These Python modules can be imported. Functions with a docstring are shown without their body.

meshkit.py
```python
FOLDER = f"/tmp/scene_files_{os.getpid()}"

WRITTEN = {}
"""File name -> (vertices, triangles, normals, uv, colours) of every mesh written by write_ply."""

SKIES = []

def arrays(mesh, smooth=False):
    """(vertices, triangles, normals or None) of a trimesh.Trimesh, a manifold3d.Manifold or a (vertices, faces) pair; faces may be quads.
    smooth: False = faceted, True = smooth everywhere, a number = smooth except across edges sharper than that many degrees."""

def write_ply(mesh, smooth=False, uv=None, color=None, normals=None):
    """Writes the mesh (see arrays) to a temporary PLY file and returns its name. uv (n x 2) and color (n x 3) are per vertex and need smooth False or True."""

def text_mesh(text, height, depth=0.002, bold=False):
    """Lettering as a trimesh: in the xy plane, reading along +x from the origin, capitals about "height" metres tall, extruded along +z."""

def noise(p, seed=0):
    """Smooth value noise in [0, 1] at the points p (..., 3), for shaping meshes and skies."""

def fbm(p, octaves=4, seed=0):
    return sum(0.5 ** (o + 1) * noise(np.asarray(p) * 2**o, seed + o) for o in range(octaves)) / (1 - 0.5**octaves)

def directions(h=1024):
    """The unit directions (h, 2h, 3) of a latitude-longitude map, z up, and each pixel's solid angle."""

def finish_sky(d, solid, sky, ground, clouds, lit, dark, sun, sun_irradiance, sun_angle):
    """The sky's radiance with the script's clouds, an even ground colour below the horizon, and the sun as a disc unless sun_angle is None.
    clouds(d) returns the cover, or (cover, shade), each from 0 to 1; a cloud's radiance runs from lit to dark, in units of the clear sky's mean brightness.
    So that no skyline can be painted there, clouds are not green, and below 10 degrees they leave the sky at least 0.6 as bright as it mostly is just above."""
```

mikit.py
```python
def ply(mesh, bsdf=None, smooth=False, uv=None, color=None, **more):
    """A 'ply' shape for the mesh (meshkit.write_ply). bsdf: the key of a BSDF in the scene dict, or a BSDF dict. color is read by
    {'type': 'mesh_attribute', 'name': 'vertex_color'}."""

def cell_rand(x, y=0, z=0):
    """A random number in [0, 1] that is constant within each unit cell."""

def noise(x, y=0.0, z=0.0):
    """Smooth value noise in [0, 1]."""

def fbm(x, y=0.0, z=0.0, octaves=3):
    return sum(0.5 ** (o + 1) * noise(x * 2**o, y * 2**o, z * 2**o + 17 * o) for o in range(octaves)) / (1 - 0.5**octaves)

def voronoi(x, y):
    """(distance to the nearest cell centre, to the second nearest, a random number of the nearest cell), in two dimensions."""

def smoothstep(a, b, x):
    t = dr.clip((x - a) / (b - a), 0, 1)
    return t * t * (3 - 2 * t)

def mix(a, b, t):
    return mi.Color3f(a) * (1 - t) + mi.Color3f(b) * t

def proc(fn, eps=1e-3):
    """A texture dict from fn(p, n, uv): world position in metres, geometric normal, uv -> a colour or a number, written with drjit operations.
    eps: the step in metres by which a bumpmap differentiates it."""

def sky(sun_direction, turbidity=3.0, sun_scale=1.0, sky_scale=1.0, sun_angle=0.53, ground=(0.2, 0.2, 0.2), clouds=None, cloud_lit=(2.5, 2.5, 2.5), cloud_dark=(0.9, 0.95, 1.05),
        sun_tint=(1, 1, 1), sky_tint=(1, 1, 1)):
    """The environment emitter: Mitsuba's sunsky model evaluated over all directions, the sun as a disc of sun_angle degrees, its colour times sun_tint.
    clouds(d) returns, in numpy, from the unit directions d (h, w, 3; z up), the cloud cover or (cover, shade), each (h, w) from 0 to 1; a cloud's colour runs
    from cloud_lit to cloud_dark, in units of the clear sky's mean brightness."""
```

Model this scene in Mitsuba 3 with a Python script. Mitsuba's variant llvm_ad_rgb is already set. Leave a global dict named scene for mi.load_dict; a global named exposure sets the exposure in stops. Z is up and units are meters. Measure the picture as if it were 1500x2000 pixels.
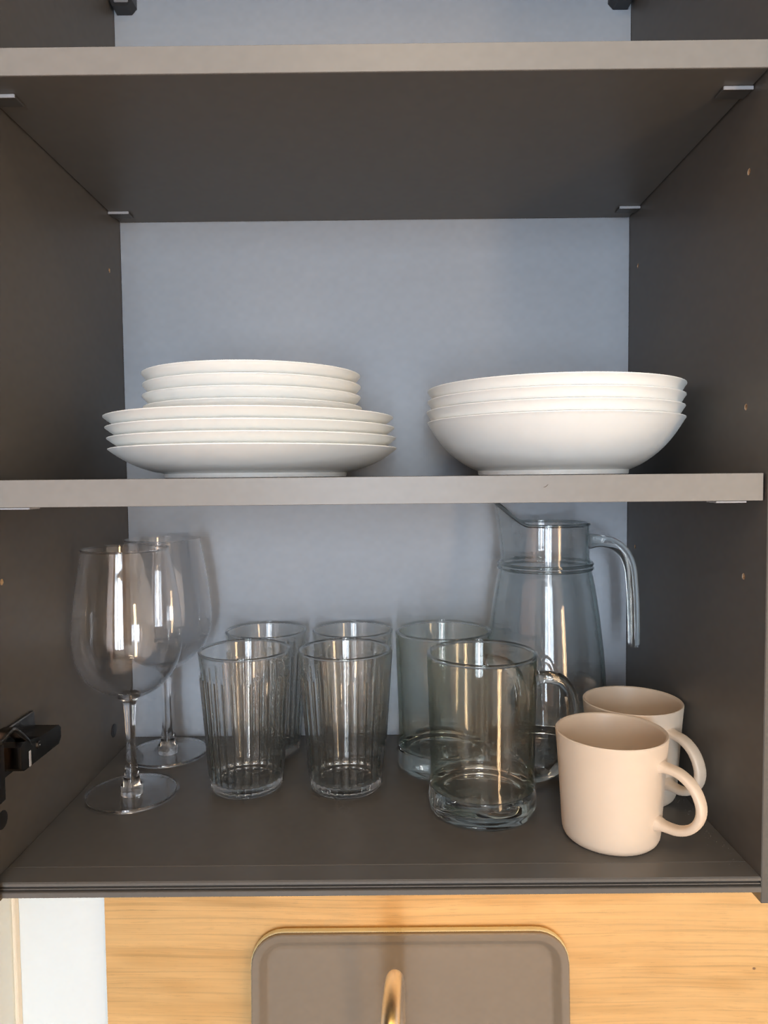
import math
import numpy as np, trimesh, manifold3d as m3, drjit as dr, mitsuba as mi, mikit
from shapely.geometry import box as sbox, Polygon
T = mi.ScalarTransform4f
scene, labels = {}, {}
PI = math.pi

# ------------------------------------------------------------------ camera, light levels, exposure
exposure = 0.0
F_PX = 1392.1
CAM = np.array([0.0098, -0.5083, 0.0003])
FWD = np.array([-0.0028, 0.9987, -0.0502])
UP = np.array([0.0095, 0.0502, 0.9987])
scene['camera'] = {'type': 'perspective', 'fov': math.degrees(2 * math.atan(750 / F_PX)), 'fov_axis': 'x', 'near_clip': 0.01,
                   'to_world': T().look_at(origin=CAM.tolist(), target=(CAM + FWD).tolist(), up=UP.tolist())}
WINDOW_L = [28.0, 33.5, 40.0]
SIDE_PANE_L = [6.6, 7.8, 9.2]     # two side panes kept dimmer, splitting the window light for sharper shadows
#      # daylight in the balcony window behind the camera
LAMP_L = [13.0, 8.5, 4.5]         # warm floor lamp beside the window
CEIL_L = [17.5, 13.6, 9.2]           # warm ceiling lamp
STRIP_L = [47.0, 26.0, 7.0]       # under-cabinet strip

# ------------------------------------------------------------------ materials
def rgb(*c): return {'type': 'rgb', 'value': list(c)}
def mat(name, d): scene[name] = d; return name
def plastic(name, c, rough, spec=0.5):
    return mat(name, {'type': 'twosided', 'bsdf': {'type': 'principled', 'base_color': rgb(*c) if isinstance(c, tuple) else c, 'roughness': rough, 'specular': spec}})

def laminate(c, amp=0.05):
    def fn(p, n, uv):
        v = mikit.fbm(p.x * 160, p.y * 160, p.z * 160, 2) - 0.5
        w = mikit.fbm(p.x * 9, p.y * 9, p.z * 9, 2) - 0.5
        return mi.Color3f(*c) * (1 + amp * (2 * v + 1.2 * w))
    return mikit.proc(fn)
plastic('mat_board', laminate((0.089, 0.083, 0.075)), 0.42, 0.35)
plastic('mat_back', laminate((0.295, 0.315, 0.343), 0.045), 0.45, 0.35)
plastic('mat_edge', laminate((0.196, 0.190, 0.178), 0.05), 0.38, 0.4)
plastic('mat_profile', (0.095, 0.090, 0.083), 0.35, 0.5)
plastic('mat_hole', (0.62, 0.47, 0.33), 0.8, 0.1)
plastic('mat_cap', (0.012, 0.012, 0.013), 0.4, 0.4)
plastic('mat_scuff', (0.10, 0.085, 0.07), 0.7, 0.2)
plastic('mat_clip', (0.34, 0.35, 0.37), 0.35, 0.6)
plastic('mat_clip_body', (0.055, 0.052, 0.048), 0.4, 0.4)
mat('mat_hinge', {'type': 'twosided', 'bsdf': {'type': 'roughconductor', 'material': 'none', 'specular_reflectance': rgb(0.20, 0.19, 0.18), 'alpha': 0.08}})
plastic('mat_bracket', (0.015, 0.015, 0.016), 0.35, 0.5)
plastic('mat_bracket_cap', (0.22, 0.22, 0.23), 0.4, 0.5)
mat('mat_porcelain', {'type': 'twosided', 'bsdf': {'type': 'principled', 'base_color': rgb(0.785, 0.795, 0.765), 'roughness': 0.28, 'specular': 0.5}})
mat('mat_stoneware', {'type': 'twosided', 'bsdf': {'type': 'principled', 'base_color': rgb(0.625, 0.505, 0.385), 'roughness': 0.40, 'specular': 0.5}})
def glass(name, tr, tint, thin_ior=1.42):
    """Solid glass for stems, feet, handles and rims; sheet glass for the two faces of a thin wall; and the faint colour inside the wall."""
    mat(name, {'type': 'dielectric', 'int_ior': 1.5, 'ext_ior': 1.0, 'specular_transmittance': rgb(*tr)})
    mat(name + '_wall', {'type': 'thindielectric', 'int_ior': thin_ior, 'ext_ior': 1.0})
    mat(name + '_rim', {'type': 'dielectric', 'int_ior': 1.5, 'ext_ior': 1.0, 'specular_transmittance': rgb(*[t - 0.14 for t in tr])})  # rims and ribs tinted darker, imitating the dark surroundings they would refract
    if tint: scene[name + '_tint'] = {'type': 'homogeneous', 'albedo': rgb(0, 0, 0), 'sigma_t': rgb(*[t / 40 for t in tint]), 'scale': 40.0}
    return name
def wall_ply(mesh, name, smooth):
    d = mikit.ply(mesh, name + '_wall', smooth=smooth)
    if name + '_tint' in scene: d['interior'] = {'type': 'ref', 'id': name + '_tint'}
    return d
glass('mat_crystal', (0.985, 0.985, 0.985), None, 1.5)
glass('mat_tumbler', (0.968, 0.978, 0.972), (8, 6, 8))
glass('mat_beer', (0.968, 0.975, 0.962), (20, 16, 22))
glass('mat_jug', (0.940, 0.965, 0.958), (14, 10.3, 11.2))

def oak_fn(p, n, uv):
    warp = mikit.fbm(p.x * 1.3, p.z * 7, 3.0, 2) * 0.045 + 0.006 * mikit.fbm(p.x * 7, p.z * 40, 1.0, 2)
    z = p.z + warp
    broad = mikit.fbm(p.x * 1.1, z * 24, 0.5, 3)
    fine = mikit.fbm(p.x * 7, z * 260, 2.5, 3)
    line = mikit.smoothstep(0.52, 0.74, mikit.fbm(p.x * 5, z * 420, 8.5, 2))
    pores = mikit.smoothstep(0.58, 0.80, mikit.fbm(p.x * 60, z * 1100, 5.5, 2))
    fleck = mikit.fbm(p.x * 14 + z * 8, z * 75 + p.x * 2.0, 6.5, 2)
    c = mikit.mix((0.650, 0.412, 0.180), (0.530, 0.312, 0.120), mikit.smoothstep(0.36, 0.70, 0.6 * broad + 0.4 * fleck))
    c = c * (1.10 - 0.24 * fine) * (1 - 0.13 * line) * (1 - 0.12 * pores)
    k = dr.sqrt(dr.square((p.x - 0.436) / 0.0022) + dr.square((p.z + 0.580) / 0.0018))
    c = mikit.mix((0.22, 0.13, 0.07), c, mikit.smoothstep(0.5, 1.2, k))
    return c
plastic('mat_oak', mikit.proc(oak_fn), 0.45, 0.35)
plastic('mat_wall_white', laminate((0.72, 0.79, 0.82), 0.012), 0.7, 0.2)
plastic('mat_wall_green', laminate((0.74, 0.785, 0.755), 0.012), 0.7, 0.2)
plastic('mat_trim', (0.80, 0.72, 0.58), 0.5, 0.3)
plastic('mat_door_front', (0.62, 0.43, 0.33), 0.45, 0.35)
plastic('mat_tray', laminate((0.200, 0.165, 0.128), 0.04), 0.38, 0.5)
mat('mat_tray_lit_edge', {'type': 'twosided', 'bsdf': {'type': 'principled', 'base_color': rgb(0.66, 0.60, 0.38), 'roughness': 0.5, 'specular': 0.5}})  # pale yellow imitates strip light falling on the tray edge
mat('mat_chrome', {'type': 'twosided', 'bsdf': {'type': 'roughconductor', 'material': 'none', 'specular_reflectance': rgb(0.92, 0.905, 0.88), 'alpha': 0.17}})
plastic('mat_counter', (0.30, 0.27, 0.24), 0.4, 0.4)
plastic('mat_room', (0.72, 0.70, 0.67), 0.8, 0.2)
plastic('mat_floor', (0.36, 0.27, 0.19), 0.5, 0.3)
plastic('mat_curtain', (0.42, 0.27, 0.16), 0.9, 0.1)
plastic('mat_frame', (0.80, 0.80, 0.79), 0.4, 0.4)
plastic('mat_dark', (0.03, 0.03, 0.03), 0.5, 0.4)
plastic('mat_dust', (0.30, 0.28, 0.25), 0.9, 0.1)

# ------------------------------------------------------------------ mesh helpers
def cham(x0, x1, y0, y1, z0, z1, c=0.0004):
    """A box with its edges chamfered by c."""
    c = min(c, 0.45 * min(x1 - x0, y1 - y0, z1 - z0))
    pts = []
    for sx in (0, 1):
        for sy in (0, 1):
            for sz in (0, 1):
                X, Y, Z = (x0, x1)[sx], (y0, y1)[sy], (z0, z1)[sz]
                ix, iy, iz = X + c * (1 - 2 * sx), Y + c * (1 - 2 * sy), Z + c * (1 - 2 * sz)
                pts += [(X, iy, iz), (ix, Y, iz), (ix, iy, Z)]
    return trimesh.convex.convex_hull(np.array(pts))

def outward(m):
    if m.volume < 0: m.invert()
    return m

def lathe(profile, n=128, rmod=None, loop=False):
    """A closed solid of revolution: profile runs from the axis at the bottom round to the axis at the top; rmod(theta, r, z, i) may reshape."""
    prof = np.asarray(profile, float)
    th = np.arange(n) * 2 * PI / n
    rings, verts, faces = [], [], []
    for i, (r, z) in enumerate(prof):
        if r < 1e-9:
            rings.append([len(verts)]); verts.append((0, 0, z)); continue
        rr = np.full(n, r) if rmod is None else rmod(th, r, z, i)
        rings.append(list(range(len(verts), len(verts) + n)))
        verts += list(zip(rr * np.cos(th), rr * np.sin(th), np.full(n, z)))
    for a, b in list(zip(rings[:-1], rings[1:])) + ([(rings[-1], rings[0])] if loop else []):
        for k in range(n):
            l = (k + 1) % n
            if len(a) == 1 and len(b) == 1: break
            if len(a) == 1: faces.append((a[0], b[l], b[k]))
            elif len(b) == 1: faces.append((a[k], a[l], b[0]))
            else: faces += [(a[k], a[l], b[l]), (a[k], b[l], b[k])]
    return outward(trimesh.Trimesh(np.array(verts), np.array(faces), process=False))

def spline(pts, per=8):
    """Centripetal Catmull-Rom through 2-D or 3-D points."""
    P = np.asarray(pts, float)
    P = np.vstack([2 * P[0] - P[1], P, 2 * P[-1] - P[-2]])
    out = []
    for i in range(1, len(P) - 2):
        p0, p1, p2, p3 = P[i - 1:i + 3]
        t = [0.0]
        for a, b in ((p0, p1), (p1, p2), (p2, p3)): t.append(t[-1] + max(np.linalg.norm(b - a), 1e-9) ** 0.5)
        for s in np.linspace(t[1], t[2], per, endpoint=False):
            A1 = (t[1] - s) / (t[1] - t[0]) * p0 + (s - t[0]) / (t[1] - t[0]) * p1
            A2 = (t[2] - s) / (t[2] - t[1]) * p1 + (s - t[1]) / (t[2] - t[1]) * p2
            A3 = (t[3] - s) / (t[3] - t[2]) * p2 + (s - t[2]) / (t[3] - t[2]) * p3
            B1 = (t[2] - s) / (t[2] - t[0]) * A1 + (s - t[0]) / (t[2] - t[0]) * A2
            B2 = (t[3] - s) / (t[3] - t[1]) * A2 + (s - t[1]) / (t[3] - t[1]) * A3
            out.append((t[2] - s) / (t[2] - t[1]) * B1 + (s - t[1]) / (t[2] - t[1]) * B2)
    return np.vstack([out, P[-2]])

def sweep(path, a, b, side, n=24, power=2.0):
    """A tube along path; half-width a along the fixed direction side, half-thickness b across it (arrays or numbers); flat caps."""
    P = np.asarray(path, float); k = len(P)
    a, b = np.broadcast_to(a, k), np.broadcast_to(b, k)
    tan = np.gradient(P, axis=0); tan /= np.linalg.norm(tan, axis=1, keepdims=True)
    side = np.asarray(side, float)
    S = side - (tan @ side)[:, None] * tan; S /= np.linalg.norm(S, axis=1, keepdims=True)
    N = np.cross(tan, S)
    th = np.arange(n) * 2 * PI / n
    cs, sn = np.cos(th), np.sin(th)
    cs, sn = np.sign(cs) * np.abs(cs) ** (2 / power), np.sign(sn) * np.abs(sn) ** (2 / power)
    V = (P[:, None] + S[:, None] * (a[:, None] * cs)[..., None] + N[:, None] * (b[:, None] * sn)[..., None]).reshape(-1, 3)
    V = np.vstack([V, P[0], P[-1]])
    f = []
    for i in range(k - 1):
        for j in range(n):
            l = (j + 1) % n
            f += [(i * n + j, i * n + l, (i + 1) * n + l), (i * n + j, (i + 1) * n + l, (i + 1) * n + j)]
    for j in range(n):
        l = (j + 1) % n
        f += [(k * n, l, j), (k * n + 1, (k - 1) * n + j, (k - 1) * n + l)]
    return outward(trimesh.Trimesh(V, np.array(f), process=False))

def to_m3(m): return m3.Manifold(m3.Mesh(np.asarray(m.vertices, np.float32), np.asarray(m.faces, np.uint32)))
def from_m3(M):
    q = M.to_mesh(); return trimesh.Trimesh(q.vert_properties[:, :3], q.tri_verts, process=True)

def extrude(poly, h):
    return trimesh.creation.extrude_polygon(poly, h, engine='earcut')

taken = {}
def key_for(name):
    n = taken.get(name, 0); taken[name] = n + 1
    return name if n == 0 else f'{name}_{n:03d}'
def put(key, mesh, m, smooth=30, at=None, **more):
    d = mikit.ply(mesh, m, smooth=smooth, **more)
    if at is not None: d['to_world'] = at
    scene[key] = d
    return key
def part(parent, name, mesh, m, smooth=30, label=None, at=None, **more):
    k = put(key_for(f'{parent}__{name}'), mesh, m, smooth, at, **more)
    if label: labels[k] = {'label': label}
    return k
def tag(k, label, cat, group=None):
    labels[k] = {'label': label, 'category': cat}
    if group: labels[k]['group'] = group
def structure(name, mesh, m, label, smooth=False, **more):
    k = put(key_for(name), mesh, m, smooth, **more); labels[k] = {'label': label, 'category': name.split('_')[0], 'kind': 'structure'}
    return k

# ------------------------------------------------------------------ room shell
FLOOR, CEIL, WALL_Y, WIN_Y = -1.75, 0.98, 0.31, -3.4
RX0, RX1 = -1.9, 2.2
structure('floor', cham(RX0 - .1, RX1 + .1, WIN_Y - .15, WALL_Y + .1, FLOOR - .08, FLOOR), 'mat_floor', 'brown floor of the kitchen, below the frame')
structure('ceiling', cham(RX0 - .1, RX1 + .1, WIN_Y - .15, WALL_Y + .1, CEIL, CEIL + .08), 'mat_room', 'white ceiling above the cabinet, above the frame')
structure('wall_back', cham(RX0 - .1, RX1 + .1, WALL_Y, WALL_Y + .1, FLOOR, CEIL), 'mat_wall_white', 'white wall behind the cabinet, seen at the bottom left beside the oak panel')
structure('wall_right', cham(RX1, RX1 + .1, WIN_Y, WALL_Y, FLOOR, CEIL), 'mat_room', 'white right wall of the kitchen, outside the frame')
structure('wall_far_left', cham(RX0 - .1, RX0, WIN_Y, WALL_Y, FLOOR, CEIL), 'mat_room', 'white left wall of the kitchen, outside the frame')
structure('wall_left', cham(-.62, -.4335, -.42, WALL_Y, FLOOR, CEIL, .002), 'mat_wall_green', 'pale greenish white wall return at the bottom left edge')
structure('trim_1', cham(-.4335, -.4290, .300, WALL_Y, FLOOR, CEIL, .001), 'mat_trim', 'thin cream strip in the corner between the two white walls at the bottom left')
# window wall with its opening
WX0, WX1, WZ0, WZ1 = -0.62, 0.56, -1.05, 0.80
ww = trimesh.util.concatenate([cham(RX0, WX0, WIN_Y - .12, WIN_Y, FLOOR, CEIL), cham(WX1, RX1, WIN_Y - .12, WIN_Y, FLOOR, CEIL),
                               cham(WX0, WX1, WIN_Y - .12, WIN_Y, FLOOR, WZ0), cham(WX0, WX1, WIN_Y - .12, WIN_Y, WZ1, CEIL)])
structure('wall_front', ww, 'mat_room', 'white wall with the window, behind the camera')
wf = []
for x0, x1, z0, z1 in ((WX0, WX0 + .05, WZ0, WZ1), (WX1 - .05, WX1, WZ0, WZ1), (WX0, WX1, WZ0, WZ0 + .05), (WX0, WX1, WZ1 - .05, WZ1), (-.20, -.155, WZ0, WZ1), (.095, .14, WZ0, WZ1)):
    wf.append(cham(x0, x1, WIN_Y - .09, WIN_Y - .03, z0, z1, .003))
structure('window_1', trimesh.util.concatenate(wf), 'mat_frame', 'white framed window behind the camera')
for x0, x1, pane_l in ((WX0 + .05, -.20, SIDE_PANE_L), (-.155, .095, WINDOW_L), (.14, WX1 - .05, SIDE_PANE_L)):
    k = part('window_1', 'pane', trimesh.Trimesh([(x0, WIN_Y - .06, WZ0 + .05), (x1, WIN_Y - .06, WZ0 + .05), (x1, WIN_Y - .06, WZ1 - .05), (x0, WIN_Y - .06, WZ1 - .05)],
             [(0, 2, 1), (0, 3, 2)], process=False), 'mat_frame', False)
    scene[k]['emitter'] = {'type': 'area', 'radiance': rgb(*pane_l)}
def curtain(x0, x1, label):
    k = key_for('curtain'); n = 70
    x = np.linspace(x0, x1, n); y = WIN_Y + .075 + .03 * np.sin(np.arange(n) * 0.72)
    front = [(a, b) for a, b in zip(x, y)]; back = [(a, b - .004) for a, b in zip(x[::-1], y[::-1])]
    m = extrude(Polygon(front + back), WZ1 + .12 - FLOOR - .02); m.apply_translation((0, 0, FLOOR + .02))
    put(k, m, 'mat_curtain', 40); tag(k, label, 'curtain')
curtain(-1.05, WX0 + .04, 'brown curtain hanging at the near side of the window behind the camera')
curtain(WX1 - .04, 1.0, 'brown curtain hanging beside the floor lamp behind the camera')

# ------------------------------------------------------------------ lamps of the room
def floor_lamp():
    k = key_for('floor_lamp'); x, y = 1.15, -1.75
    tag(k, 'tall warm paper floor lamp standing beside the window, behind the camera', 'lamp')
    at = T().translate([x, y, FLOOR])
    part(k, 'base', lathe([(0, 0), (.14, 0), (.145, .006), (.14, .016), (.02, .022), (0, .022)], 48), 'mat_dark', 40, at=at)
    part(k, 'pole', lathe([(0, .022), (.012, .022), (.012, .55), (0, .55)], 24), 'mat_dark', 40, at=at)
    s = part(k, 'lamp_shade', lathe([(0, .55), (.105, .55), (.11, .556), (.11, 1.84), (.105, 1.85), (0, 1.85)], 48), 'mat_frame', 40, at=at)
    scene[s]['emitter'] = {'type': 'area', 'radiance': rgb(*LAMP_L)}
floor_lamp()
def ceiling_lamp():
    k = key_for('ceiling_lamp'); x, y = 0.05, -1.05
    tag(k, 'round warm ceiling lamp above the kitchen, behind the camera', 'lamp')
    at = T().translate([x, y, CEIL])
    part(k, 'base', lathe([(0, -.02), (.20, -.02), (.20, 0), (0, 0)], 48), 'mat_frame', 40, at=at)
    s = part(k, 'lamp_shade', lathe([(0, -.085), (.10, -.082), (.16, -.065), (.19, -.035), (.19, -.0205), (0, -.0205)], 48), 'mat_frame', 40, at=at)
    scene[s]['emitter'] = {'type': 'area', 'radiance': rgb(*CEIL_L)}
ceiling_lamp()

# ------------------------------------------------------------------ wall cabinet
H, D, ZF = 0.282, 0.295, -0.2956
ZT, ZB = 0.3019, 0.2829            # upper shelf, top and bottom
MT, MB = 0.0, -0.0198              # middle shelf
CTOP = 0.62
cab = key_for('wall_cabinet')
tag(cab, 'open anthracite kitchen wall cabinet with two shelves, mounted on the wall above the oak backsplash', 'cabinet')
HOLES_R = [(.0345, .2238), (.0335, .0498), (.0330, -.0787), (.268, .2228), (.270, -.0796)]
HOLES_L = [(.0284, -.0772), (.2616, .2219)]
def side_panel(sgn, holes):
    x0, x1 = (H, H + .018) if sgn > 0 else (-H - .018, -H)
    M = to_m3(cham(x0, x1, 0, .303, -.3155, CTOP, .0006))
    for y, z in holes:
        c = m3.Manifold.cylinder(.009, .00255, .00255, 24).rotate((0, 90, 0)).translate((H - .001 if sgn > 0 else -H - .008, y, z))
        M = M - c
    k = part(cab, 'side_panel', from_m3(M), 'mat_board', False)
    for y, z in holes:
        cup = lathe([(0, 0), (.0025, 0), (.0025, .0074), (.0021, .0074), (.0021, .0004), (0, .0004)], 24)
        cup.apply_transform(trimesh.transformations.rotation_matrix(-sgn * PI / 2, (0, 1, 0)))
        cup.apply_translation((sgn * (H + .0077), y, z))
        part(k, 'shelf_pin_hole', cup, 'mat_hole', 30, 'small raw beige drilled hole')
    return k
left_panel = side_panel(-1, HOLES_L)
right_panel = side_panel(1, HOLES_R)
for y, z in ((.2362, -.2671), (.0165, -.2560)):
    cp = lathe([(0, -.002), (.0066, -.002), (.0070, .0002), (.0066, .0007), (.0030, .0009), (0, .0009)], 32)
    cp.apply_transform(trimesh.transformations.rotation_matrix(PI / 2, (0, 1, 0))); cp.apply_translation((-H, y, z))
    part(left_panel, 'cover_cap', cp, 'mat_cap', 30, 'round black cover cap on the left side')
part(cab, 'back_panel', cham(-H + .0002, H - .0002, D, .302, ZF - .011, CTOP - .02, .0003), 'mat_back', False, 'blue grey back panel')
part(cab, 'top_panel', cham(-H, H, 0, .303, CTOP - .018, CTOP, .0005), 'mat_board', False)
part(cab, 'bottom_panel', cham(-H, H, .0212, D, ZF - .010, ZF, .0005), 'mat_board', False)
# front profile of the bottom: a stepped rail with a dark groove
prof = [(.0208, 0), (.0012, 0), (.0, -.0008), (.0, -.0026), (.0030, -.0030), (.0030, -.0046), (.0008, -.0049), (.0008, -.0056), (.0040, -.0060), (.0040, -.0066), (-.0004, -.0069), (-.0010, -.0073), (-.0010, -.0106), (-.0006, -.0110), (.0208, -.0110)]
rail = extrude(Polygon(prof), 2 * H - .0004)
rail.apply_transform(np.array([[0, 0, 1, -H + .0002], [1, 0, 0, 0], [0, 1, 0, ZF], [0, 0, 0, 1.0]]))
part(cab, 'front_rail', outward(rail), 'mat_profile', False, 'grooved dark front rail of the cabinet bottom')
def shelf(z0, z1, y0, xr):
    k = part(cab, 'shelf', cham(-xr, xr, y0 + .0012, D - .001, z0, z1, .0003), 'mat_board', False)
    part(k, 'edge_band', cham(-xr, xr, y0, y0 + .0012, z0, z1, .0003), 'mat_edge', False, 'pale matt front edge of the shelf')
    return k
up_shelf = shelf(ZB, ZT, .0048, H - .0012)
mid_shelf = shelf(MB, MT, .0032, H - .0016)
sc = extrude(Polygon([(-.0020, -.0010), (-.0004, -.0004), (.0008, .0006), (.0022, .0014), (.0010, .0000), (-.0006, -.0012)]), .0002)
sc.apply_transform(np.array([[1, 0, 0, .1245], [0, 0, 1, .0031], [0, 1, 0, -.0078], [0, 0, 0, 1.0]]))
part(mid_shelf, 'scuff_mark', outward(sc), 'mat_scuff', False, 'small dark scuff on the front edge of the middle shelf')
def clip(parent, sgn, y, z):
    """A shelf support: a flat bracket under the shelf with a bright front lip."""
    x0, x1 = sorted((sgn * (H - .0005), sgn * (H - .0225)))
    k = part(parent, 'shelf_support', cham(x0, x1, y, y + .014, z - .0022, z - .0002, .0003), 'mat_clip_body', False)
    part(k, 'front_lip', cham(x0, x1, y - .0012, y, z - .0028, z - .0002, .0003), 'mat_clip', False, 'bright metal front lip')
for sgn in (-1, 1):
    for y in (.029, .261): clip(up_shelf, sgn, y, ZB)
    for y in (.030, .261): clip(mid_shelf, sgn, y, MB) if y > .1 else None
def mid_front_clip(sgn):
    x0, x1 = sorted((sgn * (H - .012), sgn * (H - .034)))
    k = part(mid_shelf, 'shelf_support', cham(x0, x1, .006, .022, MB - .0016, MB - .0002, .0003), 'mat_clip', False)
mid_front_clip(-1); mid_front_clip(1)
# hanging brackets in the upper corners
for sgn in (-1, 1):
    hx = [(.0, 0), (.0, .030), (.008, .040), (.020, .040), (.0255, .032), (.0255, -.004), (.020, -.010), (.004, -.010)]
    m = extrude(Polygon([(x, z) for x, z in hx]), .0155)
    m.apply_transform(np.array([[-sgn, 0, 0, sgn * H], [0, 0, 1, .279], [0, 1, 0, .515], [0, 0, 0, 1.0]]))
    k = part(cab, 'hanging_bracket', outward(m), 'mat_bracket', False, 'black hanging bracket in the upper corner')
    part(k, 'screw_cap', cham(*sorted((sgn * (H - .0215), sgn * (H - .006))), .2775, .280, .5085, .540, .001), 'mat_bracket_cap', False, 'grey adjusting cap')

# hinge on the left side panel: plate, arm, cup and screw
part_k = key_for(f'{cab}__hinge')
arm = Polygon([(.000, -.0060), (.004, -.0090), (.060, -.0095), (.0640, -.0055), (.0640, .0030), (.060, .0060), (.030, .0075), (.004, .0130), (.000, .0100)])
m = extrude(arm, .0190); m.apply_transform(np.array([[0, 0, 1, -H + .0035], [1, 0, 0, .004], [0, 1, 0, -.2060], [0, 0, 0, 1.0]]))
put(part_k, outward(m), 'mat_hinge', False); labels[part_k] = {'label': 'dark chrome concealed hinge on the left side panel'}
part(part_k, 'mounting_plate', cham(-H, -H + .0036, .012, .064, -.224, -.188, .0008), 'mat_hinge', False)
part(part_k, 'hinge_link', outward(sweep(spline([(-.2640, .020, -.199), (-.2635, .008, -.188), (-.2640, -.004, -.180), (-.266, -.016, -.184)], 6), .0045, .0022, (1, 0, 0), 16, 4)), 'mat_hinge', 40)
part(part_k, 'hinge_cup', cham(-.2745, -.2655, -.030, -.0045, -.232, -.186, .003), 'mat_hinge', False)
part(part_k, 'edge_clip', cham(-.2600, -.2592, .0155, .0185, -.2150, -.2030, .0003), 'mat_clip', False, 'small bright edge on the hinge arm')
scr = lathe([(0, 0), (.0030, 0), (.0030, .0010), (.0024, .0014), (.0009, .0014), (.0007, .0006), (0, .0006)], 24)
scr.apply_transform(trimesh.transformations.rotation_matrix(PI / 2, (0, 1, 0))); scr.apply_translation((-H + .0222, .030, -.2035))
part(part_k, 'screw', scr, 'mat_hinge', 30)
# open door, hinged on the left
dm = cham(-.0175, 0, -.560, 0, -.3165, CTOP, .0012)
dm.apply_transform(trimesh.transformations.rotation_matrix(-math.radians(7), (0, 0, 1)))
dm.apply_translation((-.2738, -.0045, 0))
part(cab, 'door', dm, 'mat_door_front', False, 'open cabinet door, a sliver of its warm beige edge at the lower left')
# under-cabinet light strip
ls = part(cab, 'light_strip', cham(-.040, .276, .050, .064, ZF - .0145, ZF - .0105, .0006), 'mat_frame', False, 'warm light strip under the cabinet bottom')
scene[ls]['emitter'] = {'type': 'area', 'radiance': rgb(*STRIP_L)}

# ------------------------------------------------------------------ backsplash, counter, tray, faucet
structure('wall_panel', cham(-.3240, RX1 - .01, .300, .3098, -.868, -.28, .0006), 'mat_oak', 'oak backsplash panel with horizontal grain under the cabinet')
COUNTER = -.868
k = key_for('kitchen_counter'); tag(k, 'kitchen counter below the oak backsplash, under the frame', 'counter')
part(k, 'worktop', cham(-.43, 1.6, -.31, .300, COUNTER - .038, COUNTER, .002), 'mat_counter', False)
part(k, 'base_unit', cham(-.43, 1.6, -.27, .300, FLOOR + .10, COUNTER - .038, .002), 'mat_board', False)
part(k, 'plinth', cham(-.43, 1.6, -.21, .300, FLOOR, FLOOR + .10, .002), 'mat_board', False)

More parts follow.
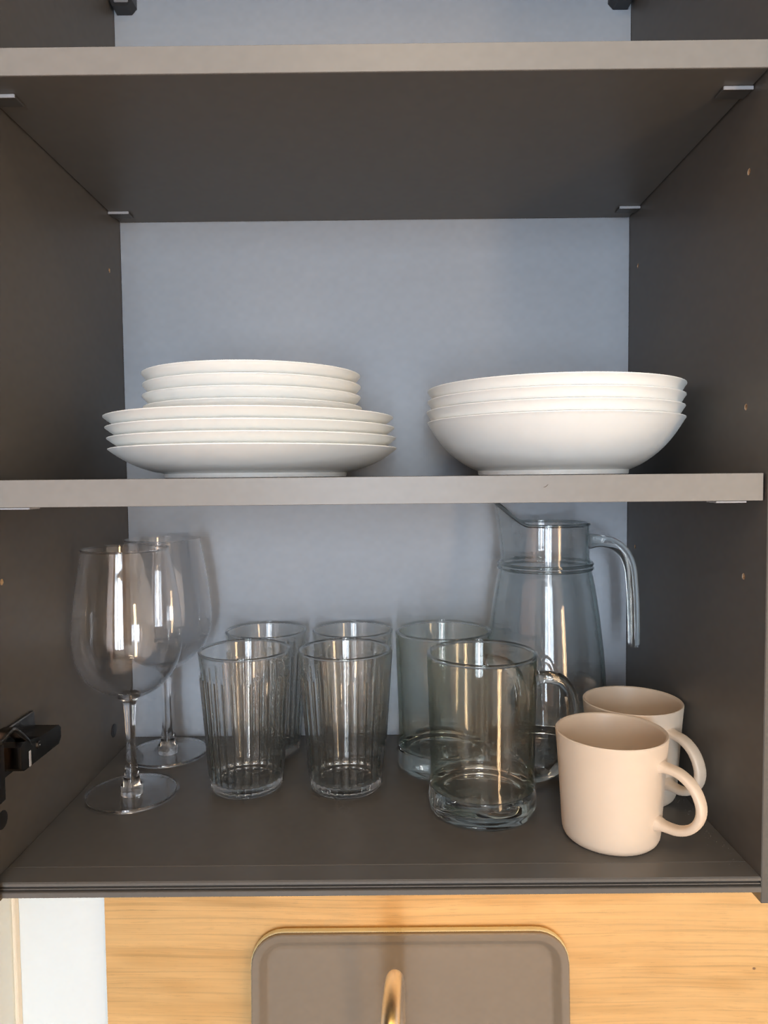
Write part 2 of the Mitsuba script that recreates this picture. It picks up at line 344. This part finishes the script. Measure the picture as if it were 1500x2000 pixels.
def rounded(w, h, r): return sbox(-w / 2 + r, -h / 2 + r, w / 2 - r, h / 2 - r).buffer(r, 16)
def tray():
    k = key_for('serving_tray')
    tag(k, 'taupe rounded tray with a raised rim, standing upright against the oak backsplash behind the faucet', 'tray')
    w, h, r = .366, .3455, .037
    def ring(d, z):
        c = np.array(rounded(w - 2 * d, h - 2 * d, max(r - d, .004)).exterior.coords)[:-1]
        ts = np.linspace(0, 1, 161)[:-1]
        g = rounded(w - 2 * d, h - 2 * d, max(r - d, .004)).exterior
        return np.array([[*g.interpolate(t, normalized=True).coords[0], z] for t in ts])
    def loft(rings, loop=False):
        n = len(rings[0]); V = np.vstack(rings); f = []
        for i in range(len(rings) - 1):
            for j in range(n):
                l = (j + 1) % n
                f += [(i * n + j, i * n + l, (i + 1) * n + l), (i * n + j, (i + 1) * n + l, (i + 1) * n + j)]
        V = np.vstack([V, rings[0].mean(0), rings[-1].mean(0)]); a = len(rings) * n
        if loop: V = V[:-2]
        for j in range(n):
            l = (j + 1) % n
            q = (len(rings) - 1) * n
            f += [(q + j, q + l, l), (q + j, l, j)] if loop else [(a, l, j), (a + 1, q + j, q + l)]
        return outward(trimesh.Trimesh(V, np.array(f), process=False))
    body = loft([ring(.010, -.0170), ring(.003, -.0140), ring(.0004, -.0040), ring(.0008, -.0010), ring(.0020, 0), ring(.0085, -.0004), ring(.0110, -.0020), ring(.0165, -.0095), ring(.0195, -.0112), ring(.024, -.0115)])
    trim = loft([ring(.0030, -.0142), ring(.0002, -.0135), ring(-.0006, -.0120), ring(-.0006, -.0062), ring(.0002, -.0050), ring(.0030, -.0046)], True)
    tilt = math.radians(4.0)
    # tray plane: x right, its own y up, its own z toward the viewer (-y world)
    R = np.array([[1, 0, 0, .0325], [0, math.sin(tilt), -math.cos(tilt), 0], [0, math.cos(tilt), math.sin(tilt), 0], [0, 0, 0, 1.0]])
    body.apply_transform(R)
    dz = COUNTER - body.bounds[0][2]; dy = .2992 - body.bounds[1][1]
    body.apply_translation((0, dy, dz))
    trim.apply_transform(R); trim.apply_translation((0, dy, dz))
    part(k, 'body', body, 'mat_tray', 35)
    part(k, 'lit_edge', trim, 'mat_tray_lit_edge', 35, 'added narrow outer edge of the tray with strip light painted in its pale colour')  # ring added over the tray edge, its lit look painted in
tray()
def faucet():
    k = key_for('faucet'); tag(k, 'curved chrome faucet spout in front of the taupe tray', 'faucet')
    zc, r, cy = -.558, .080, .120
    pts = [(.0165, .200, COUNTER + .03), (.0165, .200, zc - .10)] + [(.0165 - .011 * (1 - math.cos(a)) / 2, cy + r * math.cos(a), zc + r * math.sin(a)) for a in np.linspace(0, PI, 15)] + [(.0050, cy - r, zc - .03)]
    P = spline(pts, 5)
    part(k, 'spout', sweep(P, .0088, .0088, (1, 0, 0), 32), 'mat_chrome', 40)
    part(k, 'base', lathe([(0, 0), (.026, 0), (.026, .004), (.022, .008), (.022, .05), (.014, .056), (0, .056)], 40), 'mat_chrome', 40, at=T().translate([.0165, .200, COUNTER]))
    part(k, 'lever', cham(.035, .095, .194, .206, COUNTER + .030, COUNTER + .040, .003), 'mat_chrome', False)
    part(k, 'nozzle', lathe([(0, 0), (.0108, 0), (.0112, .002), (.0112, .024), (.0102, .026), (0, .026)], 32), 'mat_chrome', 40, at=T().translate([.005, cy - r, zc - .056]))
faucet()

# ------------------------------------------------------------------ plates and bowls on the middle shelf
BIG = [(0, .0024), (.0740, .0020), (.0768, .0004), (.0775, 0), (.0800, 0), (.0812, .0006), (.0818, .0040), (.0835, .0047)]
BIG_OUT = spline([(.0835, .0047), (.091, .0062), (.101, .0094), (.110, .0134), (.118, .0180), (.1235, .0218), (.1268, .0243)], 4)
BIG_IN = spline([(.1252, .0254), (.1225, .0238), (.117, .0208), (.109, .0170), (.100, .0138), (.091, .0108), (.084, .0092), (.072, .0088)], 4)
def dish(foot, out, rim, inn, floor_z, n=160):
    return lathe(list(foot) + list(map(tuple, out[1:])) + rim + list(map(tuple, inn)) + [(0, floor_z)], n)
big_plate = dish(BIG, BIG_OUT, [(.1278, .0252), (.1277, .0258), (.1268, .0261)], BIG_IN, .0088)
SF = [(0, .0024), (.0545, .0020), (.0570, .0004), (.0577, 0), (.0600, 0), (.0612, .0006), (.0618, .0040), (.0635, .0047)]
SO = spline([(.0635, .0047), (.070, .0066), (.078, .0102), (.0855, .0146), (.0912, .0190), (.0948, .0224), (.0962, .0242)], 4)
SI = spline([(.0946, .0252), (.0925, .0236), (.0885, .0206), (.083, .0172), (.076, .0140), (.070, .0112), (.064, .0096), (.054, .0092)], 4)
small_plate = dish(SF, SO, [(.0970, .0250), (.0969, .0256), (.0961, .0258)], SI, .0092)
BF = [(0, .0024), (.0600, .0020), (.0622, .0004), (.0628, 0), (.0652, 0), (.0661, .0006), (.0665, .0042), (.0685, .0050)]
BO = spline([(.0685, .0050), (.076, .0085), (.087, .0160), (.096, .0245), (.1025, .0325), (.1080, .0408), (.1112, .0462)], 4)
BI = spline([(.1092, .0478), (.1052, .0415), (.0993, .0330), (.0928, .0258), (.0838, .0182), (.074, .0122), (.067, .0094), (.060, .0090), (.052, .0089)], 4)
deep_bowl = dish(BF, BO, [(.1123, .0476), (.1122, .0483), (.1108, .0486)], BI, .0089)
def stack(name, mesh, m, spots, names, cat, group):
    d = mikit.ply(mesh, m, smooth=40)
    for (x, y, z), lab in zip(spots, names):
        k = key_for(name); scene[k] = {**d, 'to_world': T().translate([x, y, z])}
        tag(k, lab, cat, group)
g = 'white plates and bowls on the middle shelf'
stack('dinner_plate', big_plate, 'mat_porcelain', [(-.1076, .145, 0), (-.1083, .145, .0092), (-.1097, .1455, .0184), (-.1108, .1445, .0276)],
      ['lowest large white dinner plate, its foot on the middle shelf', 'second large white dinner plate from the shelf in the plate stack', 'third large white dinner plate from the shelf in the plate stack', 'topmost large white dinner plate, directly under the small plates'], 'plate', 'large dinner plates in the left stack')
zs = .0276 + .0092
stack('side_plate', small_plate, 'mat_porcelain', [(-.1082, .144, zs), (-.1092, .1445, zs + .0097), (-.1090, .145, zs + .0194), (-.1095, .1448, zs + .0291)],
      ['lowest small white side plate, resting on the large dinner plates', 'second small white side plate above the dinner plates', 'third small white side plate above the dinner plates', 'topmost small white side plate of the whole plate stack'], 'plate', 'small side plates on the left stack')
stack('deep_bowl', deep_bowl, 'mat_porcelain', [(.1605, .140, 0), (.1598, .140, .0095), (.1606, .1405, .0190), (.1608, .140, .0285)],
      ['lowest white bowl, its whole rounded side visible and its foot on the middle shelf', 'second white bowl from the shelf in the bowl stack', 'third white bowl from the shelf in the bowl stack', 'topmost white bowl of the stack on the middle shelf'], 'bowl', 'white bowls in the right stack')

# ------------------------------------------------------------------ glasses on the cabinet bottom
def ring_profile(r, z, a, b, n=16):
    return [(r + a * math.cos(t), z + b * math.sin(t)) for t in np.arange(n) * 2 * PI / n]
def L(p): return list(map(tuple, p))
def place(name, parts, spots, group):
    """One thing per spot, each with a copy of every part."""
    for (x, y, a), lab, cat in spots:
        k = key_for(name); tr = T().translate([x, y, ZF + .0003]).rotate([0, 0, 1], a)
        for pn, d in parts.items(): scene[f'{k}__{pn}'] = {**d, 'to_world': tr}
        tag(k, lab, cat, group)

def wine_parts():
    foot = [(.0100, .0007), (.0400, .0007)] + [(.0400, .0027)] + L(spline([(.0400, .0028), (.032, .0038), (.021, .0056), (.0135, .0078), (.0105, .0092)], 4))
    foot_rim = ring_profile(.0416, .00155, .0015, .0015)
    stem = [(0, .0002), (.0098, .0002)] + L(spline([(.0098, .0096), (.0080, .0125), (.0070, .0160), (.0060, .0230), (.0048, .0340), (.0044, .050), (.0046, .066), (.0053, .080), (.0066, .0885), (.0098, .0922)], 5)) + [(.0096, .0962), (.0050, .0958), (0, .0956)]
    out = L(spline([(.0101, .0925), (.0200, .0968), (.0305, .1035), (.0392, .1130), (.0450, .1245), (.0483, .1365), (.0493, .1470), (.0488, .160), (.0472, .178), (.0445, .198), (.0412, .2165), (.0389, .2300)], 6))
    inn = L(spline([(.0378, .2300), (.0401, .2160), (.0434, .198), (.0461, .178), (.0477, .160), (.0482, .1470), (.0472, .1370), (.0439, .1256), (.0382, .1147), (.0297, .1056), (.0197, .0992), (.0101, .0964)], 6))
    rim = ring_profile(.0383, .2309, .0007, .0008)
    return {'bowl': wall_ply(lathe(out + inn, 128, loop=True), 'mat_crystal', 40), 'rim': mikit.ply(lathe(rim, 128, loop=True), 'mat_crystal', smooth=60),
            'stem': mikit.ply(lathe(stem, 64), 'mat_crystal', smooth=40),
            'base': wall_ply(lathe(foot, 128, loop=True), 'mat_crystal', 40), 'base_rim': mikit.ply(lathe(foot_rim, 128, loop=True), 'mat_crystal', smooth=60)}
place('wine_glass', wine_parts(), [((-.2312, .1466, 0), 'clear wine glass at the front left, in front of the other wine glass', 'wine glass'), ((-.2275, .2455, 0), 'clear wine glass at the back left corner, behind the other wine glass', 'wine glass')], 'wine glasses')

NF = 30
def tumbler_parts():
    def R(z): return .0336 + (.0431 - .0336) * (z / .1325) ** 1.05
    def rmod(th, r, z, i):
        if r < R(z) - .0012: return np.full(len(th), r)
        ph = (th * NF / (2 * PI)) % 1.0
        arch = .1095 + .0055 * np.sqrt(np.clip(1 - (2 * ph - 1) ** 2, 0, 1))      # scalloped upper end of each flute
        on = np.clip((arch - z) / .0016, 0, 1) * np.clip((z - .0004) / .003, 0, 1)
        return r - .0011 * np.sin(PI * ph) * on
    slab = [(0, .0012), (.0230, .0012), (.0262, .0002), (.0302, 0), (.0322, .0008), (R(.002), .0020), (R(.0035), .0035), (R(.006), .006), (R(.009), .009), (R(.0105), .0105), (.0285, .0106), (.0255, .0098), (.0200, .0092), (.0120, .0090), (0, .0090)]
    zs_ = [.0108, .014] + list(np.linspace(.020, .104, 12)) + [.108, .1105, .1125, .1140, .1150, .1160, .118, .122, .127, .1305]
    inner = [(R(z) - w, z) for z, w in ((.1305, .0021), (.118, .0025), (.105, .0028), (.085, .0031), (.06, .0035), (.04, .0040), (.025, .0046), (.0165, .0056), (.0125, .0072), (.0108, .0085))]
    ribs = []                                                                   # the sharp ridges between two flutes
    for j in range(NF):
        t = 2 * PI * j / NF; c_, s_ = math.cos(t), math.sin(t)
        P = np.array([((R(z) + .00066) * c_, (R(z) + .00066) * s_, z) for z in (.0125, .03, .06, .09, .1095)])
        ribs.append(sweep(P, .00100, .00062, (-s_, c_, 0), 12))
    return {'wall': wall_ply(lathe([(R(z), z) for z in zs_] + inner, NF * 8, rmod, True), 'mat_tumbler', 28),
            'bottom': mikit.ply(lathe(slab, NF * 8, rmod), 'mat_tumbler', smooth=28),
            'ribs': mikit.ply(trimesh.util.concatenate(ribs), 'mat_tumbler_rim', smooth=50),
            'rim': mikit.ply(lathe(ring_profile(R(.132) - .0012, .1318, .0013, .0012), 128, loop=True), 'mat_tumbler_rim', smooth=60)}
place('tumbler', tumbler_parts(), [((-.1262, .1630, 0), 'fluted clear tumbler at the front, next to the wine glasses', 'glass'), ((-.0310, .1620, 3), 'fluted clear tumbler at the front, next to the glass mugs', 'glass'),
      ((-.1200, .2500, 6), 'fluted clear tumbler at the back, behind the one next to the wine glasses', 'glass'), ((-.0272, .2500, 2), 'fluted clear tumbler at the back, behind the one next to the glass mugs', 'glass')], 'fluted tumblers')

def mug_parts():
    S = .996
    prof = spline([(.0475, .0060), (.0475, .0140), (.0468, .0210), (.0461, .0290), (.0460, .040), (.0464, .062), (.0471, .090), (.0479, .118), (.0485, .1370)], 6)
    low = [p for p in L(prof) if p[1] < .0225]; high = [p for p in L(prof) if p[1] > .0229]
    slab = [(0, .0016), (.0330, .0016), (.0370, .0004), (.0420, 0), (.0455, .0006), (.0470, .0024)] + low + [(.0466, .0226), (.0402, .0228), (.0375, .0212), (.0330, .0202), (.0250, .0196), (.0120, .0194), (0, .0193)]
    inn = L(spline([(.0450, .1370), (.0443, .118), (.0435, .090), (.0428, .062), (.0422, .042), (.0416, .0340), (.0402, .0230)], 5))
    body = lathe(slab, 128)
    P = spline([(.0425, 0, .1135), (.0540, 0, .1150), (.0700, 0, .1125), (.0795, 0, .1020), (.0832, 0, .0860), (.0832, 0, .0680), (.0800, 0, .0500), (.0715, 0, .0355), (.0590, 0, .0275), (.0425, 0, .0265)], 7)
    t = np.linspace(-1, 1, len(P)); fl = 1 + .55 * np.clip((np.abs(t) - .74) / .26, 0, 1) ** 2
    hd = sweep(P, .0066 * fl, .0056 * fl, (0, 1, 0), 28)
    grow = [(0, -.01), (.0477, -.01)] + [(r + .00025, z) for r, z in L(prof)] + [(.0490, .15), (0, .15)]
    hd = from_m3(to_m3(hd) - to_m3(lathe(grow, 128)))
    return {'wall': wall_ply(lathe(high + inn, 128, loop=True), 'mat_beer', 40), 'bottom': mikit.ply(body, 'mat_beer', smooth=40),
            'handle': mikit.ply(hd, 'mat_beer', smooth=40), 'rim': mikit.ply(lathe(ring_profile(.04685, .1386, .00175, .0015), 128, loop=True), 'mat_beer_rim', smooth=60)}
place('glass_mug', mug_parts(), [((.0932, .1150, 6), 'thick clear glass mug at the front, beside the beige cup', 'glass mug'), ((.0668, .2090, -32), 'thick clear glass mug at the back, between the tumblers and the jug', 'glass mug')], 'glass mugs')

def bend(m, HZ):
    """Pulls the jug's lip up and out into a spout on the -x side."""
    V = np.array(m.vertices); th = np.arctan2(V[:, 1], -V[:, 0])
    w = np.cos(np.clip(th / 1.12, -1, 1) * PI / 2) ** 1.6
    t = np.clip((V[:, 2] - .2085) / (HZ - .2085), 0, 1.05)
    V[:, 0] -= w ** 2 * t ** 1.5 * .0075
    V[:, 1] *= 1 - .10 * w * t
    V[:, 2] += w * t ** 1.2 * .0235
    m.vertices = V
    return m
def jug():
    HZ = .2456
    prof = spline([(.0592, .0120), (.0610, .022), (.0626, .045), (.0624, .075), (.0594, .115), (.0552, .150), (.0510, .178), (.0482, .1925), (.0468, .1975)], 5)
    out = L(prof) + [(.0482, .1988), (.0484, .2002), (.0466, .2012), (.0464, .2022), (.0482, .2034), (.0485, .2048), (.0466, .2062), (.0452, .2085), (.0449, .2130), (.0448, .2180), (.0448, .2240), (.0448, .2300), (.0448, .2360), (.0449, .2410), (.0450, .2442)]
    rim = [(.0449, .2453), (.0440, .2457), (.0428, .2450)]
    inn = [(.0424, .2420), (.0420, .2360), (.0419, .2300), (.0418, .2240), (.0418, .2180), (.0419, .2130), (.0424, .2080), (.0430, .2030), (.0434, .1990)] + L(spline([(.0442, .1930), (.0470, .178), (.0514, .150), (.0558, .115), (.0590, .075), (.0591, .045), (.0574, .024), (.0545, .0120)], 5))
    slab = [(0, .0016), (.043, .0016), (.048, .0003), (.053, 0), (.0565, .0010), (.0582, .0040), (.0590, .0090), (.0592, .0117), (.0545, .0117), (.050, .0100), (.044, .0092), (.02, .0088), (0, .0088)]
    def spouted(m):
        return bend(m, HZ)
    m = spouted(lathe(out + rim + inn, 144, loop=True))
    lip = spouted(lathe(ring_profile(.0439, .2450, .0019, .0017), 144, loop=True))
    bead = trimesh.util.concatenate([lathe(ring_profile(.0482, z, .0011, .0013), 144, loop=True) for z in (.1997, .2042)])
    P = spline([(.0445, 0, .2265), (.0560, 0, .2268), (.0700, 0, .2235), (.0800, 0, .2150), (.0858, 0, .2020), (.0885, 0, .1800), (.0900, 0, .1500), (.0905, 0, .1270), (.0906, 0, .1215), (.0906, 0, .1190), (.0906, 0, .1176)], 6)
    s = np.linspace(0, 1, len(P)); rad = .0060 + .0022 * np.clip(1 - s / .12, 0, 1) ** 1.5
    e = np.clip((s - .90) / .10, 0, 1); rad = rad * np.sqrt(np.clip(1 - e ** 4, .02, 1))
    hd = sweep(P, rad, rad, (0, 1, 0), 28)
    grow = lathe([(0, .20), (.0454, .20), (.0454, .25), (0, .25)], 96)
    return {'wall': wall_ply(m, 'mat_jug', 40), 'rim': mikit.ply(lip, 'mat_jug_rim', smooth=60), 'neck_ring': mikit.ply(bead, 'mat_jug_rim', smooth=60), 'bottom': mikit.ply(lathe(slab, 144), 'mat_jug', smooth=40), 'handle': mikit.ply(from_m3(to_m3(hd) - to_m3(grow)), 'mat_jug', smooth=40)}
place('glass_jug', jug(), [((.1742, .2293, -6), 'tall clear glass jug with an open hook handle, at the back right under the shelf', 'jug')], None)
labels['glass_jug__handle'] = {'label': 'hook shaped solid glass handle, open at its lower end'}

# ------------------------------------------------------------------ beige cups
def cup_meshes():
    out = [(0, .0014), (.0300, .0014), (.0315, .0002), (.0340, 0), (.0356, .0006)] + list(map(tuple, spline([(.0372, .0022), (.0384, .0050), (.0391, .0100), (.0397, .0200), (.0409, .0400), (.0422, .0600), (.0436, .0780), (.0443, .0852)], 5)))
    rim = [(.0444, .0864), (.0438, .0872), (.0428, .0871), (.0420, .0864)]
    inn = list(map(tuple, spline([(.0416, .0850), (.0408, .0780), (.0393, .0600), (.0379, .0400), (.0367, .0200), (.0355, .0110), (.0325, .0072), (.0280, .0062)], 4)))
    body = lathe(out + rim + inn + [(0, .0060)], 144)
    P = spline([(.0400, 0, .0690), (.0455, 0, .0690), (.0560, 0, .0678), (.0655, 0, .0620), (.0715, 0, .0530), (.0735, 0, .0435), (.0712, 0, .0345), (.0650, 0, .0270), (.0560, 0, .0230), (.0450, 0, .0228), (.0385, 0, .0232)], 7)
    t = np.linspace(-1, 1, len(P)); fl = 1 + .75 * np.clip((np.abs(t) - .70) / .26, 0, 1) ** 2
    hd = sweep(P, .0058 * (1 + .25 * (fl - 1)), .0034 * fl, (0, 1, 0), 28, 2.6)
    return body, hd
cb, ch = cup_meshes()
db, dh = mikit.ply(cb, 'mat_stoneware', smooth=40), mikit.ply(ch, 'mat_stoneware', smooth=40)
for (x, y, a), lab in (((.1918, .0644, -46), 'beige stoneware cup at the front, nearest the right front corner of the cabinet bottom'), ((.2360, .1418, -62), 'beige stoneware cup behind the front one, close to the right side panel')):
    k = key_for('stoneware_cup'); tr = T().translate([x, y, ZF + .0001]).rotate([0, 0, 1], a)
    scene[k + '__body'] = {**db, 'to_world': tr}; scene[k + '__handle'] = {**dh, 'to_world': tr}
    tag(k, lab, 'cup', 'beige stoneware cups')

# ------------------------------------------------------------------ dust along the right edge of the cabinet bottom
rng = np.random.default_rng(5)
bits = []
for _ in range(70):
    t = rng.random()
    y = .015 + .13 * t
    x = H - .004 - abs(rng.normal(0, .006))
    s_ = trimesh.creation.icosphere(subdivisions=0, radius=rng.uniform(.00010, .00028)); s_.apply_translation((x, y, ZF + .0002)); bits.append(s_)
k = put(key_for('dust_crumbs'), trimesh.util.concatenate(bits), 'mat_dust', False)
labels[k] = {'label': 'fine pale dust crumbs along the right edge of the cabinet bottom', 'category': 'dust', 'kind': 'stuff'}
